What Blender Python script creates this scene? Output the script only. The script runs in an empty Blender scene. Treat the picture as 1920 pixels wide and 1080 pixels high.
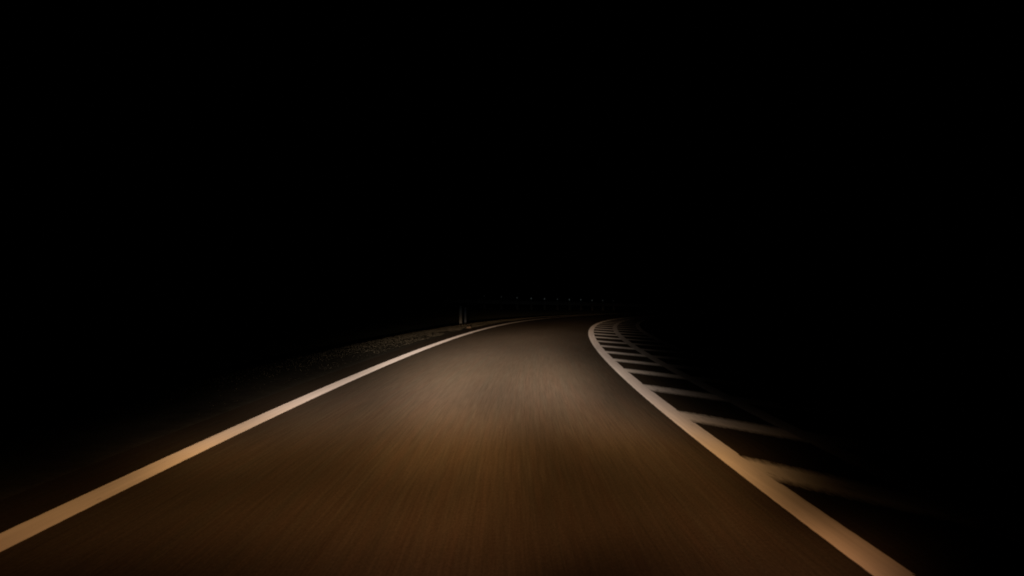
import bpy, bmesh, math, random
import numpy as np

# ------------------------------------------------------------------ scene, camera, sky, light
scn = bpy.context.scene
col = scn.collection
random.seed(7)
rng = np.random.default_rng(7)

scn.render.resolution_x, scn.render.resolution_y = 1024, 576
scn.view_settings.view_transform = 'Standard'
scn.view_settings.look = 'None'
scn.view_settings.exposure = 0.0
scn.view_settings.gamma = 1.0
scn.render.engine = 'CYCLES'
scn.cycles.pixel_filter_type = 'BLACKMAN_HARRIS'
scn.cycles.filter_width = 1.9
scn.cycles.use_denoising = True

cd = bpy.data.cameras.new('camera')
cam = bpy.data.objects.new('camera', cd)
col.objects.link(cam)
cam.location = (0, 0, 1.0)
cam.rotation_euler = (math.radians(90), 0, 0)
cd.sensor_width = 36.0
cd.lens = 36.0 * 1300 / 1920
cd.shift_y = 19.0 / 1920
cd.clip_start, cd.clip_end = 0.05, 2000
scn.camera = cam

SUN_EL, SUN_ROT = -9.0, 200.0          # the sun is well below the horizon: night
world = bpy.data.worlds.new('World')
scn.world = world
world.use_nodes = True
wn = world.node_tree
sky = wn.nodes.new('ShaderNodeTexSky')
sky.sky_type = 'NISHITA'
sky.sun_disc = False
sky.sun_elevation = math.radians(SUN_EL)
sky.sun_rotation = math.radians(SUN_ROT)
wn.links.new(sky.outputs[0], wn.nodes['Background'].inputs[0])
wn.nodes['Background'].inputs[1].default_value = 0.0006


# ---- the car's two low-beam headlamps: a beam pattern in each lamp's own angles (degrees)
# lobe: azimuth of peak, spread left, spread right, elevation of peak, spread up, spread down, then its intensity
# HUE: green and blue relative to red by elevation: warm near the car, whiter in the middle of the beam, warm at the cut-off
LOBES = [
    ((16.53, 23.29, 8.04, -16.31, 2.5, 8.37), 17.0),
    ((8.46, 40.7, 6.02, -11.18, 2.5, 4.5), 72.0),
    ((-18.74, 7.6, 9.07, -8.36, 1.8, 1.8), 215.0),
    ((-10.78, 6.57, 7.8, -5.82, 1.81, 2.0), 906.9),
    ((6.14, 11.78, 6.6, -8.98, 1.81, 2.0), 147.7),
    ((3.24, 7.82, 5.01, -6.96, 1.83, 1.81), 637.8),
    ((-0.92, 6.03, 3.84, -2.89, 5.96, 2.34), 10980.8),
    ((1.22, 4.16, 3.59, -0.78, 0.6, 1.04), 72954.6),
    ((4.73, 10.92, 3.01, -2.99, 0.6, 3.16), 826.2),
]
SPILL = ((2.23, 6.06, 6.47, -0.53, 0.71, 0.91), (302.0, 338.2, 332.2))
HUE = [(-24.0, 0.47, 0.22), (-16.0, 0.47, 0.17), (-12.0, 0.505, 0.17), (-9.0, 0.54, 0.20), (-7.0, 0.67, 0.40), (-5.5, 0.75, 0.545),
       (-4.0, 0.78, 0.57), (-2.8, 0.785, 0.59), (-1.8, 0.73, 0.50), (-1.0, 0.60, 0.29), (-0.3, 0.52, 0.15)]
CUT = (-2.018, 1.656, 6.082, 0.273)   # cut-off line: lower on the left, kinking up to the right
GAIN = 1.0


class NT:
    """small helper to write node maths"""
    def __init__(self, tree):
        self.t = tree

    def n(self, kind, **kw):
        nd = self.t.nodes.new(kind)
        for k, v in kw.items():
            setattr(nd, k, v)
        return nd

    def put(self, sock, v):
        if isinstance(v, (int, float)):
            sock.default_value = v
        elif isinstance(v, (tuple, list)):
            sock.default_value = v
        else:
            self.t.links.new(v, sock)

    def m(self, op, a, b=0.0, c=None, clamp=False):
        nd = self.n('ShaderNodeMath', operation=op, use_clamp=clamp)
        self.put(nd.inputs[0], a)
        self.put(nd.inputs[1], b)
        if c is not None:
            self.put(nd.inputs[2], c)
        return nd.outputs[0]

    def v(self, op, a, b=None, scale=None):
        nd = self.n('ShaderNodeVectorMath', operation=op)
        self.put(nd.inputs[0], a)
        if b is not None:
            self.put(nd.inputs[1], b)
        if scale is not None:
            self.put(nd.inputs['Scale'], scale)
        return nd.outputs[0]


def headlamp_nodes(ld):
    ld.use_nodes = True
    T = ld.node_tree
    g = NT(T)
    em = T.nodes['Emission']
    tc = g.n('ShaderNodeTexCoord')
    sp = g.n('ShaderNodeSeparateXYZ')
    T.links.new(tc.outputs['Normal'], sp.inputs[0])
    SG = LAMP_SIGN
    x = g.m('MULTIPLY', sp.outputs[0], SG)
    y = g.m('MULTIPLY', sp.outputs[1], SG)
    z = g.m('MULTIPLY', sp.outputs[2], -SG)
    az = g.m('MULTIPLY', g.m('ARCTAN2', x, z), 180 / math.pi)
    el = g.m('MULTIPLY', g.m('ARCSINE', y), 180 / math.pi)

    def side(d, lo, hi):
        return g.m('ADD', g.m('DIVIDE', g.m('MINIMUM', d, 0.0), lo), g.m('DIVIDE', g.m('MAXIMUM', d, 0.0), hi))

    def gauss(l):
        a0, sl, sr, e0, su, sd = l
        ga = side(g.m('SUBTRACT', az, a0), sl, sr)
        ge = side(g.m('SUBTRACT', el, e0), sd, su)
        q = g.m('ADD', g.m('MULTIPLY', ga, ga), g.m('MULTIPLY', ge, ge))
        return g.m('EXPONENT', g.m('MULTIPLY', q, -1.0))

    def sigmoid(t):
        return g.m('DIVIDE', 1.0, g.m('ADD', 1.0, g.m('EXPONENT', g.m('MINIMUM', g.m('MULTIPLY', t, -1.0), 40.0))))

    e0, de, ac, w = CUT
    ec = g.m('MULTIPLY_ADD', sigmoid(g.m('DIVIDE', g.m('SUBTRACT', az, ac), 1.2)), de, e0)
    cutoff = sigmoid(g.m('DIVIDE', g.m('SUBTRACT', ec, el), w))
    tot = None
    for l, amp in LOBES:
        t = g.m('MULTIPLY', gauss(l), amp)
        tot = t if tot is None else g.m('ADD', tot, t)
    tot = g.m('MULTIPLY', tot, cutoff)
    ramp = g.n('ShaderNodeValToRGB')
    cr = ramp.color_ramp
    cr.interpolation = 'LINEAR'
    e_lo, e_hi = HUE[0][0], HUE[-1][0]
    while len(cr.elements) < len(HUE):
        cr.elements.new(0.5)
    for e_, (el_, gg, bb) in zip(cr.elements, HUE):
        e_.position = (el_ - e_lo) / (e_hi - e_lo)
    for e_, (el_, gg, bb) in zip(cr.elements, HUE):
        e_.color = (1.0, gg, bb, 1.0)
    g.put(ramp.inputs[0], g.m('DIVIDE', g.m('SUBTRACT', el, e_lo), e_hi - e_lo))
    tot = g.v('SCALE', ramp.outputs[0], scale=tot)
    tot = g.v('ADD', tot, g.v('SCALE', tuple(SPILL[1]), scale=gauss(SPILL[0])))
    T.links.new(tot, em.inputs['Color'])
    em.inputs['Strength'].default_value = GAIN


LAMP_SIGN = 1.0
for lx in (-0.6, 0.6):
    ld = bpy.data.lights.new('headlamp', 'SPOT')
    ld.energy = 4 * math.pi
    ld.spot_size = math.radians(130)
    ld.spot_blend = 0.1
    ld.shadow_soft_size = 0.06
    headlamp_nodes(ld)
    lo = bpy.data.objects.new('headlamp', ld)
    col.objects.link(lo)
    lo.location = (lx, 0.9, 0.6)
    lo.rotation_euler = (math.radians(90), 0, 0)

sd = bpy.data.lights.new('moonlight', 'SUN')
sd.energy = 0.0004
sd.angle = math.radians(0.5)
so = bpy.data.objects.new('moonlight', sd)
col.objects.link(so)
so.rotation_euler = (math.radians(50), 0, math.radians(SUN_ROT))

# ------------------------------------------------------------------ the road's course
TH0, K0, K1, K2, KCAP = -0.0377278, 0.0118008, -0.0009898, 4.12e-5, 36.0
S = np.linspace(-12, 130, 7101)
DS = S[1] - S[0]
sc_ = np.clip(S, 0, KCAP)
KAP = K0 + K1 * sc_ + K2 * sc_ * sc_
far = np.clip((S - 58) / 15, 0, 1)
KAP = KAP * (1 - far) + 0.010 * far
I0 = int(np.argmin(np.abs(S)))
TH = np.cumsum(KAP) * DS
TH += TH0 - TH[I0]
PX = np.cumsum(np.sin(TH)) * DS
PY = np.cumsum(np.cos(TH)) * DS
PX -= PX[I0]
PY -= PY[I0]
OL = -2.0248                     # left edge line
O1 = 1.4336                      # near line of the painted median
O2 = O1 + 0.745                  # its middle line
O3 = O2 + 0.7916                 # its far line
SHOULDER = 0.46


def at(s, off):
    i = np.clip((np.asarray(s, float) + 12) / DS, 0, len(S) - 2)
    j = i.astype(int)
    f = i - j
    th = TH[j] * (1 - f) + TH[j + 1] * f
    x = PX[j] * (1 - f) + PX[j + 1] * f
    y = PY[j] * (1 - f) + PY[j + 1] * f
    return x + off * np.cos(th), y - off * np.sin(th)


# ------------------------------------------------------------------ materials
def mat(name, rough=0.9, spec=0.2):
    m = bpy.data.materials.new(name)
    m.use_nodes = True
    b = m.node_tree.nodes['Principled BSDF']
    b.inputs['Roughness'].default_value = rough
    b.inputs['Specular IOR Level'].default_value = spec
    return m, NT(m.node_tree), b


def noise(g, vec, scale, detail=3.0, rough=0.6):
    n = g.n('ShaderNodeTexNoise')
    g.put(n.inputs['Vector'], vec)
    n.inputs['Scale'].default_value = scale
    n.inputs['Detail'].default_value = detail
    n.inputs['Roughness'].default_value = rough
    return n.outputs[0]


def remap(g, x, a, b, c, d):
    n = g.n('ShaderNodeMapRange')
    g.put(n.inputs[0], x)
    for i, v in enumerate((a, b, c, d)):
        n.inputs[i + 1].default_value = v
    return n.outputs[0]


def uvmap(g, sx, sy):
    tc = g.n('ShaderNodeTexCoord')
    mp = g.n('ShaderNodeMapping')
    mp.inputs['Scale'].default_value = (sx, sy, 1)
    g.t.links.new(tc.outputs['UV'], mp.inputs['Vector'])
    return mp.outputs[0]


def objmap(g, s=1.0):
    tc = g.n('ShaderNodeTexCoord')
    mp = g.n('ShaderNodeMapping')
    mp.inputs['Scale'].default_value = (s, s, s)
    g.t.links.new(tc.outputs['Object'], mp.inputs['Vector'])
    return mp.outputs[0]


ASPHALT = (0.0465, 0.0375, 0.030)


def asphalt_value(g):
    """brightness factor of the worn surface: UV is (metres across, metres along)"""
    fine = noise(g, uvmap(g, 34, 0.55), 1.0, 4, 0.65)         # scoring dragged along the lane by tyres
    fine2 = noise(g, uvmap(g, 70, 1.6), 1.0, 3, 0.6)
    blot = noise(g, uvmap(g, 0.9, 0.22), 1.0, 3, 0.5)
    grain = noise(g, uvmap(g, 90, 45), 1.0, 2, 0.6)
    f = g.m('MULTIPLY', remap(g, fine, 0.3, 0.7, 0.90, 1.10), remap(g, fine2, 0.3, 0.7, 0.86, 1.14))
    f = g.m('MULTIPLY', f, remap(g, blot, 0.3, 0.7, 0.90, 1.10))
    f = g.m('MULTIPLY', f, remap(g, grain, 0.3, 0.7, 0.85, 1.15))
    return f


def asphalt_bump(g, bsdf, k=0.25):
    bp = g.n('ShaderNodeBump')
    bp.inputs['Strength'].default_value = k
    bp.inputs['Distance'].default_value = 0.004
    g.put(bp.inputs['Height'], noise(g, uvmap(g, 60, 12), 1.0, 3, 0.6))
    g.t.links.new(bp.outputs[0], bsdf.inputs['Normal'])


M_ASPH, g, b = mat('asphalt', 1.0, 0.0)
tint = g.n('ShaderNodeMix', data_type='RGBA')
g.put(tint.inputs['Factor'], remap(g, noise(g, uvmap(g, 14, 0.4), 1.0, 3), 0.35, 0.65, 0, 1))
tint.inputs['A'].default_value = (ASPHALT[0] * 1.025, ASPHALT[1] * 0.98, ASPHALT[2] * 0.97, 1)
tint.inputs['B'].default_value = (ASPHALT[0] * 0.975, ASPHALT[1] * 1.02, ASPHALT[2] * 1.03, 1)
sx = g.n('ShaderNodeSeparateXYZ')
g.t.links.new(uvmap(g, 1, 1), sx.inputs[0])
shoulder_dim = g.m('ADD', sx.outputs[0], remap(g, noise(g, uvmap(g, 3, 0.8), 1.0, 4), 0.3, 0.7, -0.03, 0.03))
shoulder_dim = remap(g, shoulder_dim, OL - 0.10, OL - 0.02, 0.62, 1.0)      # weak light outside the left line, put into the shoulder colour
g.t.links.new(g.v('SCALE', tint.outputs['Result'], scale=g.m('MULTIPLY', asphalt_value(g), shoulder_dim)), b.inputs['Base Color'])
asphalt_bump(g, b)


def paint_mat(name, rgb, wear, edge=0.10):
    """thermoplastic paint, its edges and patches worn down to the asphalt; UV = (0..1 across, metres along), second map in metres"""
    m, g, b = mat(name, 1.0, 0.0)
    uv = g.n('ShaderNodeUVMap', uv_map='across')
    sp = g.n('ShaderNodeSeparateXYZ')
    g.t.links.new(uv.outputs[0], sp.inputs[0])
    u = sp.outputs[0]
    ed = g.m('MINIMUM', u, g.m('SUBTRACT', 1.0, u))
    ed = g.m('ADD', ed, g.m('MULTIPLY', g.m('SUBTRACT', noise(g, uvmap(g, 40, 9), 1.0, 4), 0.5), edge * 1.2))
    keep = remap(g, ed, 0.0, edge, 0.0, 1.0)
    patch = noise(g, uvmap(g, 16, 3.0), 1.0, 5, 0.65)
    keep = g.m('MULTIPLY', keep, remap(g, patch, wear - 0.06, wear + 0.05, 0.45, 1.0))
    shade = g.m('MULTIPLY', remap(g, noise(g, uvmap(g, 30, 0.9), 1.0, 4), 0.3, 0.7, 0.90, 1.08),
                remap(g, noise(g, uvmap(g, 3, 0.6), 1.0, 3), 0.3, 0.7, 0.93, 1.06))
    mix = g.n('ShaderNodeMix', data_type='RGBA')
    g.put(mix.inputs['Factor'], keep)
    mix.inputs['A'].default_value = (*ASPHALT, 1)
    g.t.links.new(g.v('SCALE', tuple(rgb), scale=shade), mix.inputs['B'])
    g.t.links.new(mix.outputs['Result'], b.inputs['Base Color'])
    return m


M_LINE = paint_mat('white_paint', (0.83, 0.78, 0.80), 0.31, 0.05)
M_OLD = paint_mat('dull_paint', (0.50, 0.47, 0.48), 0.36, 0.06)
M_BAR = paint_mat('hatch_paint', (0.79, 0.75, 0.76), 0.35, 0.28)


def ground_mat(name, c0, c1, c2, rough=1.0):
    m, g, b = mat(name, rough, 0.05)
    v = objmap(g)
    mix = g.n('ShaderNodeMix', data_type='RGBA')
    g.put(mix.inputs['Factor'], remap(g, noise(g, v, 1.3, 5), 0.38, 0.62, 0, 1))
    mix.inputs['A'].default_value = (*c0, 1)
    mix.inputs['B'].default_value = (*c1, 1)
    m2 = g.n('ShaderNodeMix', data_type='RGBA')
    g.put(m2.inputs['Factor'], remap(g, noise(g, v, 14, 4), 0.4, 0.7, 0, 1))
    g.t.links.new(mix.outputs['Result'], m2.inputs['A'])
    m2.inputs['B'].default_value = (*c2, 1)
    g.t.links.new(m2.outputs['Result'], b.inputs['Base Color'])
    return m


M_GROUND = ground_mat('dark_turf', (0.030, 0.034, 0.018), (0.042, 0.036, 0.022), (0.024, 0.028, 0.015))
M_VERGE, g, b = mat('dusty_soil', 1.0, 0.0)
sx = g.n('ShaderNodeSeparateXYZ')
g.t.links.new(uvmap(g, 1, 1), sx.inputs[0])
edge_d = g.m('ADD', sx.outputs[0], remap(g, noise(g, objmap(g), 1.8, 5), 0.3, 0.7, -0.16, 0.16))
mixv = g.n('ShaderNodeMix', data_type='RGBA')           # bare grit beside the asphalt, dark turf farther out
g.put(mixv.inputs['Factor'], remap(g, edge_d, 0.78, 1.0, 0, 1))
mixv.inputs['A'].default_value = (0.030, 0.028, 0.024, 1)
mixv.inputs['B'].default_value = (0.040, 0.038, 0.031, 1)
fv = g.m('MULTIPLY', remap(g, noise(g, objmap(g), 5, 5), 0.3, 0.7, 0.8, 1.2), remap(g, noise(g, objmap(g), 40, 3), 0.3, 0.7, 0.85, 1.15))
g.t.links.new(g.v('SCALE', mixv.outputs['Result'], scale=fv), b.inputs['Base Color'])


def plain_mat(name, rgb, rough=0.6, spec=0.3, metal=0.0, vary=0.15, scale=9.0):
    m, g, b = mat(name, rough, spec)
    b.inputs['Metallic'].default_value = metal
    f = remap(g, noise(g, objmap(g), scale, 4), 0.3, 0.7, 1 - vary, 1 + vary)
    g.t.links.new(g.v('SCALE', tuple(rgb), scale=f), b.inputs['Base Color'])
    return m


M_POSTGREY = plain_mat('weathered_post', (0.044, 0.045, 0.046), 0.8, 0.1, 0, 0.25, 22)
M_POSTBLUE = plain_mat('blue_grey_post', (0.021, 0.026, 0.036), 0.8, 0.1, 0, 0.25, 22)
M_CAP = plain_mat('dark_cap', (0.02, 0.02, 0.02), 0.7)
M_RAIL = plain_mat('dull_rail', (0.035, 0.034, 0.032), 0.8, 0.15, 0, 0.35, 3)
M_RPOST = plain_mat('rail_post', (0.010, 0.009, 0.008), 0.85, 0.1, 0, 0.3, 5)
M_DELI = plain_mat('delineator_plastic', (0.016, 0.016, 0.016), 0.8, 0.1, 0, 0.2, 9)
M_STONE = plain_mat('stone', (0.022, 0.016, 0.011), 0.95, 0.05, 0, 0.3, 30)
M_GRASS, g, b = mat('grass_blades', 0.9, 0.05)
hi = g.n('ShaderNodeObjectInfo')
f = remap(g, noise(g, objmap(g), 6, 3), 0.3, 0.7, 0.6, 1.4)
g.t.links.new(g.v('SCALE', (0.027, 0.024, 0.018), scale=f), b.inputs['Base Color'])


def refl_mat(name, k):
    m, g, b = mat(name, 0.35, 0.5)
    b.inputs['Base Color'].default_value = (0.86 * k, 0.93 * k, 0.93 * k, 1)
    # moulded prism facets
    w = g.n('ShaderNodeTexVoronoi')
    w.inputs['Scale'].default_value = 120
    g.t.links.new(objmap(g), w.inputs['Vector'])
    f = remap(g, w.outputs[0], 0, 0.6, 0.85, 1.1)
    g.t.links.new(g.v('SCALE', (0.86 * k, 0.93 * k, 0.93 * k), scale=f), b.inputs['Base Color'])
    return m


# ------------------------------------------------------------------ builders
def link(name, bm, m, parent=None, smooth=False, loc=(0, 0, 0)):
    me = bpy.data.meshes.new(name)
    bm.to_mesh(me)
    bm.free()
    me.materials.append(m)
    if smooth:
        for p in me.polygons:
            p.use_smooth = True
    o = bpy.data.objects.new(name, me)
    col.objects.link(o)
    o.location = loc
    if parent:
        o.parent = parent
    return o


def thing(name, label, cat, loc=(0, 0, 0), rz=0.0, group=None):
    o = bpy.data.objects.new(name, None)
    col.objects.link(o)
    o.empty_display_size = 0.2
    o.location = loc
    o.rotation_euler = (0, 0, rz)
    o['label'] = label
    o['category'] = cat
    if group:
        o['group'] = group
    return o


def copy_thing(src, loc, rz, label):
    r = src.copy()
    col.objects.link(r)
    r.location = loc
    r.rotation_euler = (0, 0, rz)
    r['label'] = label
    for ch in [o for o in list(bpy.data.objects) if o.parent is src]:
        c = ch.copy()
        col.objects.link(c)
        c.parent = r
        for gch in [o for o in list(bpy.data.objects) if o.parent is ch]:
            d = gch.copy()
            col.objects.link(d)
            d.parent = c
    return r


def grid(bm, rows, uvs=None, across=None):
    """rows: list of rows of 3D points"""
    vs = [[bm.verts.new(p) for p in r] for r in rows]
    la = bm.loops.layers.uv.new('UVMap')
    lb = bm.loops.layers.uv.new('across') if across else None
    for i in range(len(vs) - 1):
        for j in range(len(vs[0]) - 1):
            idx = ((i, j), (i, j + 1), (i + 1, j + 1), (i + 1, j))
            f = bm.faces.new([vs[a][c] for a, c in idx])
            for lp, (a, c) in zip(f.loops, idx):
                lp[la].uv = uvs[a][c]
                if lb:
                    lp[lb].uv = across[a][c]
    bm.normal_update()
    if bm.faces and sum(f.normal.z for f in bm.faces) < 0:
        bmesh.ops.reverse_faces(bm, faces=bm.faces[:])


def strip(offs, zs, s0, s1, ds=0.5, lat=0.0):
    bm = bmesh.new()
    n = max(2, int((s1 - s0) / ds) + 1)
    rows, uv, ac = [], [], []
    for s in np.linspace(s0, s1, n):
        r, q, a = [], [], []
        for k, (o, z) in enumerate(zip(offs, zs)):
            x, y = at(s, o)
            r.append((float(x), float(y), z))
            q.append((o, s))
            a.append((k / (len(offs) - 1), s))
        rows.append(r)
        uv.append(q)
        ac.append(a)
    grid(bm, rows, uv, ac)
    return bm


def box(bm, sx, sy, sz, c=(0, 0, 0), bev=0.0):
    r = bmesh.ops.create_cube(bm, size=1.0)
    for v in r['verts']:
        v.co = (v.co.x * sx + c[0], v.co.y * sy + c[1], v.co.z * sz + c[2])
    if bev:
        es = list({e for v in r['verts'] for e in v.link_edges})
        bmesh.ops.bevel(bm, geom=es, offset=bev, segments=2, affect='EDGES')


def tapered(bm, prof, n=14, sq=1.0):
    """stack of rings: (z, rx, ry)"""
    rings = []
    for z, rx, ry in prof:
        ring = []
        for k in range(n):
            a = 2 * math.pi * k / n
            ring.append(bm.verts.new((rx * math.cos(a), ry * math.sin(a), z)))
        rings.append(ring)
    for a, b_ in zip(rings, rings[1:]):
        for k in range(n):
            bm.faces.new((a[k], a[(k + 1) % n], b_[(k + 1) % n], b_[k]))
    bm.faces.new(rings[0][::-1])
    bm.faces.new(rings[-1])


# ------------------------------------------------------------------ setting: road and its paint
EL = OL - SHOULDER
ER = O3 + 4.6
ls = [EL - 0.02, EL] + list(np.linspace(EL, ER, 16)[1:-1]) + [ER, ER + 0.02]
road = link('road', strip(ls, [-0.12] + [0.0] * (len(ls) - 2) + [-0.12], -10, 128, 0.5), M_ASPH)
road['kind'] = 'structure'


def line(off, w, m, s0, s1):
    offs = np.linspace(off - w / 2, off + w / 2, 7)
    return link('edge_line' if m is M_LINE else 'median_line', strip(list(offs), [0.004] * 7, s0, s1, 0.4), m, road)


line(OL, 0.165, M_LINE, -9, 126)
line(O1, 0.165, M_LINE, -9, 126)
line(O2, 0.150, M_OLD, -9, 126)
line(O3, 0.150, M_OLD, -9, 126)

bars = [0.3, 2.15, 4.08, 5.90, 7.80, 9.65, 11.28, 12.93, 14.6, 16.25, 17.95, 19.58, 21.2]
while bars[-1] < 58:
    bars.append(bars[-1] + 1.65)


def hatch(oa, ob, s, back, w=0.50):
    bm = bmesh.new()
    rows, uv, ac = [], [], []
    for t in np.linspace(0, 1, 9):
        r, q, a = [], [], []
        for u in np.linspace(0, 1, 7):
            o = oa + (ob - oa) * t
            ss = s - back * t + (u - 0.5) * w
            x, y = at(ss, o)
            r.append((float(x), float(y), 0.0042))
            q.append((o, ss))
            a.append((u, t))
        rows.append(r)
        uv.append(q)
        ac.append(a)
    grid(bm, rows, uv, ac)
    return bm


for s in bars:
    link('hatch_bar', hatch(O1 + 0.070, O2 - 0.065, s, 0.82, 0.70 + random.uniform(-0.03, 0.03)), M_BAR, road)
for s in bars[:-1]:
    link('hatch_bar', hatch(O2 + 0.065, O3 - 0.065, s - 0.95, 0.86, 0.56 + random.uniform(-0.03, 0.03)), M_OLD, road)

# ------------------------------------------------------------------ setting: verge and ground
LXp, LYp = at(S[::10], OL)


def smooth(a, b_, x):
    t = np.clip((x - a) / (b_ - a), 0, 1)
    return t * t * (3 - 2 * t)


def profile(d):
    """height of the outer bank at distance d outside the left line"""
    return -0.02 - 0.34 * smooth(0.7, 4.8, d)


def rail_ground(x):
    return np.clip(0.2 - 0.4 * (x + 2.3) / 13.3, -0.45, 0.35)


def height(x, y, d):
    """d > 0 outside the left line"""
    far_ = smooth(40, 53, y) * smooth(1.2, 6, d)
    z = np.where(d > 0, profile(d), -0.10)
    return z * (1 - far_) + rail_ground(x) * far_


def dist_left(x, y):
    x = np.asarray(x, float).ravel()
    y = np.asarray(y, float).ravel()
    out = np.empty_like(x)
    tx, ty = np.gradient(LXp), np.gradient(LYp)
    for a in range(0, len(x), 4000):
        dx = x[a:a + 4000, None] - LXp[None]
        dy = y[a:a + 4000, None] - LYp[None]
        q = dx * dx + dy * dy
        k = np.argmin(q, 1)
        ii = np.arange(len(k))
        side_ = tx[k] * dy[ii, k] - ty[k] * dx[ii, k]
        out[a:a + 4000] = np.sqrt(q[ii, k]) * np.sign(side_)
    return out


def axis(lo, hi, a, b_, fine, grow=1.25):
    v = list(np.arange(a, b_ + 1e-6, fine))
    st = fine
    while v[-1] < hi:
        st *= grow
        v.append(v[-1] + st)
    st = fine
    w = [a]
    while w[-1] > lo:
        st *= grow
        w.append(w[-1] - st)
    return np.array(sorted(set(w[1:] + v)))


gx = axis(-900, 900, -9, 22, 0.6)
gy = axis(-300, 1300, -4, 78, 0.6)
GX, GY = np.meshgrid(gx, gy)
D = dist_left(GX, GY).reshape(GX.shape)
GZ = height(GX, GY, D) - 0.05
jit = rng.normal(size=GX.shape) * 0.015
GZ = GZ + np.where(D > 2.0, jit, 0)
bm = bmesh.new()
vs = [[bm.verts.new((GX[i, j], GY[i, j], GZ[i, j])) for j in range(len(gx))] for i in range(len(gy))]
for i in range(len(gy) - 1):
    for j in range(len(gx) - 1):
        bm.faces.new((vs[i][j], vs[i][j + 1], vs[i + 1][j + 1], vs[i + 1][j]))
ground = link('ground', bm, M_GROUND, smooth=True)
ground['kind'] = 'structure'

bm = bmesh.new()
rows, uv = [], []
dd = [SHOULDER - 0.03, SHOULDER + 0.03, 0.6, 0.72, 0.85, 1.0, 1.2, 1.45, 1.8, 2.2, 2.6, 3.0, 3.4]
for s in np.arange(-6, 62, 0.3):
    r, q = [], []
    for k, d in enumerate(dd):
        x, y = at(s, OL - d - (random.uniform(-0.012, 0.012) if k > 1 else 0))
        z = float(height(np.array(float(x)), np.array(float(y)), np.array(d)))
        if k == 0:
            z = 0.0035
        elif k == 1:
            z = 0.006 + random.uniform(0, 0.003)          # grit swept up against the asphalt edge
        elif k < len(dd) - 1:
            z += 0.022 + random.uniform(-0.003, 0.003)
        else:
            z -= 0.10
        r.append((float(x), float(y), z))
        q.append((d, s))
    rows.append(r)
    uv.append(q)
grid(bm, rows, uv)
verge = link('verge', bm, M_VERGE, smooth=True)
verge['kind'] = 'structure'

# grass along the verge
bm = bmesh.new()
for _ in range(95000):
    s = 4.0 + 50 * random.random()
    d = 0.60 + 1.5 * random.random() ** 1.6
    if s < 22 and random.random() > ((s - 4) / 18) ** 1.5:
        continue
    if math.sin(s * 2.1) + math.sin(s * 0.77 + d * 3) + random.uniform(-2.0, 1.6) < -0.6 and d < 1.1:
        continue
    x, y = at(s, OL - d)
    x, y = float(x), float(y)
    if abs(x + 1.433) < 0.16 and -1.0 < y - 23.0 < 0.15:      # bare ground round the stone
        continue
    z = float(height(np.array(x), np.array(y), np.array(d))) + 0.012
    h = random.uniform(0.012, 0.040) * (0.5 + 0.5 * min(1, (d - 0.5) / 1.0)) * min(1.0, 0.4 + s / 20)
    a = random.uniform(0, 6.283)
    lean = random.uniform(0.2, 1.2) * h
    w = random.uniform(0.0025, 0.005)
    la = random.uniform(0, 6.283)
    ax, ay = math.cos(a) * w, math.sin(a) * w
    mx, my = math.cos(la) * lean * 0.35, math.sin(la) * lean * 0.35
    tx_, ty_ = math.cos(la) * lean, math.sin(la) * lean
    v0 = bm.verts.new((x - ax, y - ay, z))
    v1 = bm.verts.new((x + ax, y + ay, z))
    v2 = bm.verts.new((x + mx + ax * .7, y + my + ay * .7, z + h * .6))
    v3 = bm.verts.new((x + mx - ax * .7, y + my - ay * .7, z + h * .6))
    v4 = bm.verts.new((x + tx_, y + ty_, z + h))
    bm.faces.new((v0, v1, v2, v3))
    bm.faces.new((v3, v2, v4))
grass = link('grass', bm, M_GRASS)
grass['kind'] = 'stuff'
grass['label'] = 'short dark grass growing on the left verge beside the white edge line'
grass['category'] = 'grass'


# ------------------------------------------------------------------ roadside posts
def pix(px, Y):
    return (px - 960) / 1300 * Y


def roadside_post(label, X, Y, z0, w, h, m):
    t = thing('roadside_post', label, 'post', (X, Y, z0), math.radians(random.uniform(-8, 8)), 'posts on the left verge')
    bm_ = bmesh.new()
    tapered(bm_, [(-0.25, w * .5, w * .42), (0, w * .5, w * .42), (h * .5, w * .48, w * .40), (h - 0.10, w * .46, w * .38)], 12)
    link('shaft', bm_, m, t, True)
    bm_ = bmesh.new()
    tapered(bm_, [(h - 0.098, w * .50, w * .44), (h - 0.03, w * .50, w * .44), (h, w * .36, w * .30)], 12)
    link('cap', bm_, M_CAP, t, True)
    return t


roadside_post('pale grey upright post at the edge of the left verge, the wider of the pair', pix(863.7, 32.0), 32.0, 0.0, 0.135, 0.66, M_POSTGREY)
roadside_post('thin bluish dark post just right of the pale grey one on the left verge', pix(872.5, 33.4), 33.4, 0.0, 0.105, 0.56, M_POSTBLUE)

bm = bmesh.new()
bmesh.ops.create_icosphere(bm, subdivisions=3, radius=1.0)
for v in bm.verts:
    n = v.co.normalized()
    k = 1 + 0.16 * math.sin(n.x * 3.1 + 1) * math.cos(n.y * 4.3) + 0.10 * math.sin(n.z * 6 + n.x * 5)
    v.co = (n.x * 0.085 * k, n.y * 0.06 * k, max(-0.02, n.z * 0.045 * k))
st = link('stone', bm, M_STONE, None, True, (pix(879, 23.0), 23.0, 0.020))
st['label'] = 'small brownish stone lying on the edge of the verge outside the left white line'
st['category'] = 'stone'

# ------------------------------------------------------------------ far guardrail with reflector posts behind it
RPX = [908, 940, 969.5, 996, 1021, 1045, 1067.5, 1089, 1110, 1130, 1150]
RPY = [555, 556.5, 558.2, 559.5, 560.2, 561, 561.6, 562, 563, 563.3, 563.6]
RY = list(np.linspace(54, 68, 11))
RX = [pix(a, Y) for a, Y in zip(RPX, RY)]
RZ = [1 - (b_ - 559) * Y / 1300 for b_, Y in zip(RPY, RY)]

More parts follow.
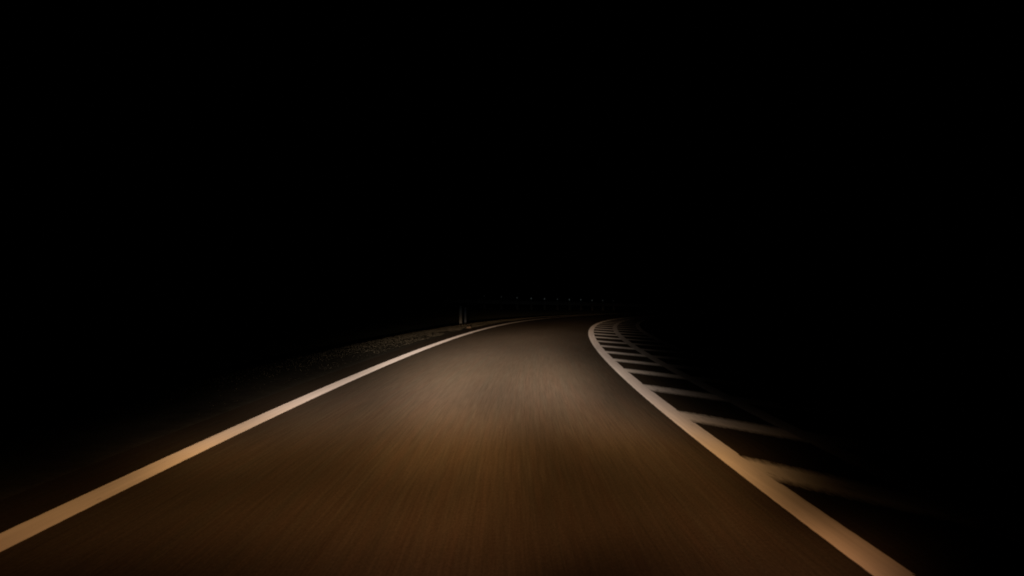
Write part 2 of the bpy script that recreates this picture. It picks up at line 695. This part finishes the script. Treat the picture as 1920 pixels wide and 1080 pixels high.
gp = [(RX[0] - 3.0, RY[0] - 2.6)] + list(zip(RX, RY)) + [(RX[-1] + 1.35 * k, RY[-1] + 1.35 * k) for k in range(1, 9)]
gp = [(x + 0.10, y - 0.35) for x, y in gp]                    # the rail stands in front of the reflector posts


def gz(x):
    return float(rail_ground(np.array(x))) - 0.05


gr = thing('guardrail', 'long grey steel guardrail running across behind the far bend of the road', 'guardrail',
           (gp[6][0], gp[6][1], gz(gp[6][0])))
ox, oy, oz = gr.location
# W-beam section: (depth towards the road, height)
sect = [(0.00, 0.00), (0.03, 0.02), (0.08, 0.05), (0.08, 0.09), (0.02, 0.13), (0.0, 0.155), (0.02, 0.18), (0.08, 0.22), (0.08, 0.26), (0.03, 0.29), (0.0, 0.31)]
bm = bmesh.new()
rows, uv = [], []
for i, (x, y) in enumerate(gp):
    a = gp[max(0, i - 1)]
    c = gp[min(len(gp) - 1, i + 1)]
    L_ = math.hypot(c[0] - a[0], c[1] - a[1])
    nx, ny = (c[1] - a[1]) / L_, -(c[0] - a[0]) / L_
    for dx in (0,):
        outer = [(x + nx * p - ox, y + ny * p - oy, gz(x) + 0.44 + q - oz) for p, q in sect]
        inner = [(x + nx * (p - 0.006) - ox, y + ny * (p - 0.006) - oy, gz(x) + 0.44 + q - oz) for p, q in sect[::-1]]
        rows.append(outer + inner + [outer[0]])
        uv.append([(k * 0.05, i) for k in range(len(rows[-1]))])
grid(bm, rows, uv)
bmesh.ops.remove_doubles(bm, verts=bm.verts[:], dist=1e-5)
bmesh.ops.recalc_face_normals(bm, faces=bm.faces[:])
link('rail_beam', bm, M_RAIL, gr)
for i, (x, y) in enumerate(gp):
    bm = bmesh.new()
    box(bm, 0.10, 0.006, 1.15, (0, 0, 0.17), 0.0015)
    box(bm, 0.006, 0.06, 1.146, (-0.046, 0.033, 0.17), 0.0015)
    box(bm, 0.006, 0.06, 1.146, (0.046, 0.033, 0.17), 0.0015)
    o = link('rail_post', bm, M_RPOST, gr, loc=(x - ox - 0.03, y - oy + 0.05, gz(x) - oz))
    o.rotation_euler = (0, 0, math.radians(45))

GLINT = [0.08, 0.22, 0.40, 0.75, 0.75, 0.18, 0.95, 1.0, 0.95, 0.65, 0.22]  # glint strength of each reflector, painted in as its face colour
ORD = ['first', 'second', 'third', 'fourth', 'fifth', 'sixth', 'seventh', 'eighth', 'ninth', 'tenth', 'last']
STATE = ['hardly visible', 'faintly glinting', 'dimly glinting', 'glinting', 'glinting', 'dully glinting', 'brightly glinting',
         'brightest glinting', 'brightly glinting', 'dimly glinting', 'faintly glinting']
for i in range(11):
    x, y, z = RX[i], RY[i], RZ[i]
    z0 = gz(x)
    hh = z - z0
    t = thing('reflector_post', f'{STATE[i]} reflector post behind the far guardrail, {ORD[i]} of the row from the left', 'reflector post',
              (x, y, z0), 0, 'reflector posts behind the guardrail')
    bm = bmesh.new()
    tapered(bm, [(-0.2, 0.06, 0.03), (hh - 0.08, 0.058, 0.030), (hh + 0.07, 0.058, 0.030), (hh + 0.11, 0.036, 0.016)], 12)
    link('shaft', bm, M_DELI, t, True)
    bm = bmesh.new()
    box(bm, 0.10, 0.012, 0.13, (0, -0.036, hh), 0.004)
    link('reflector', bm, refl_mat('reflector_face', GLINT[i]), t)
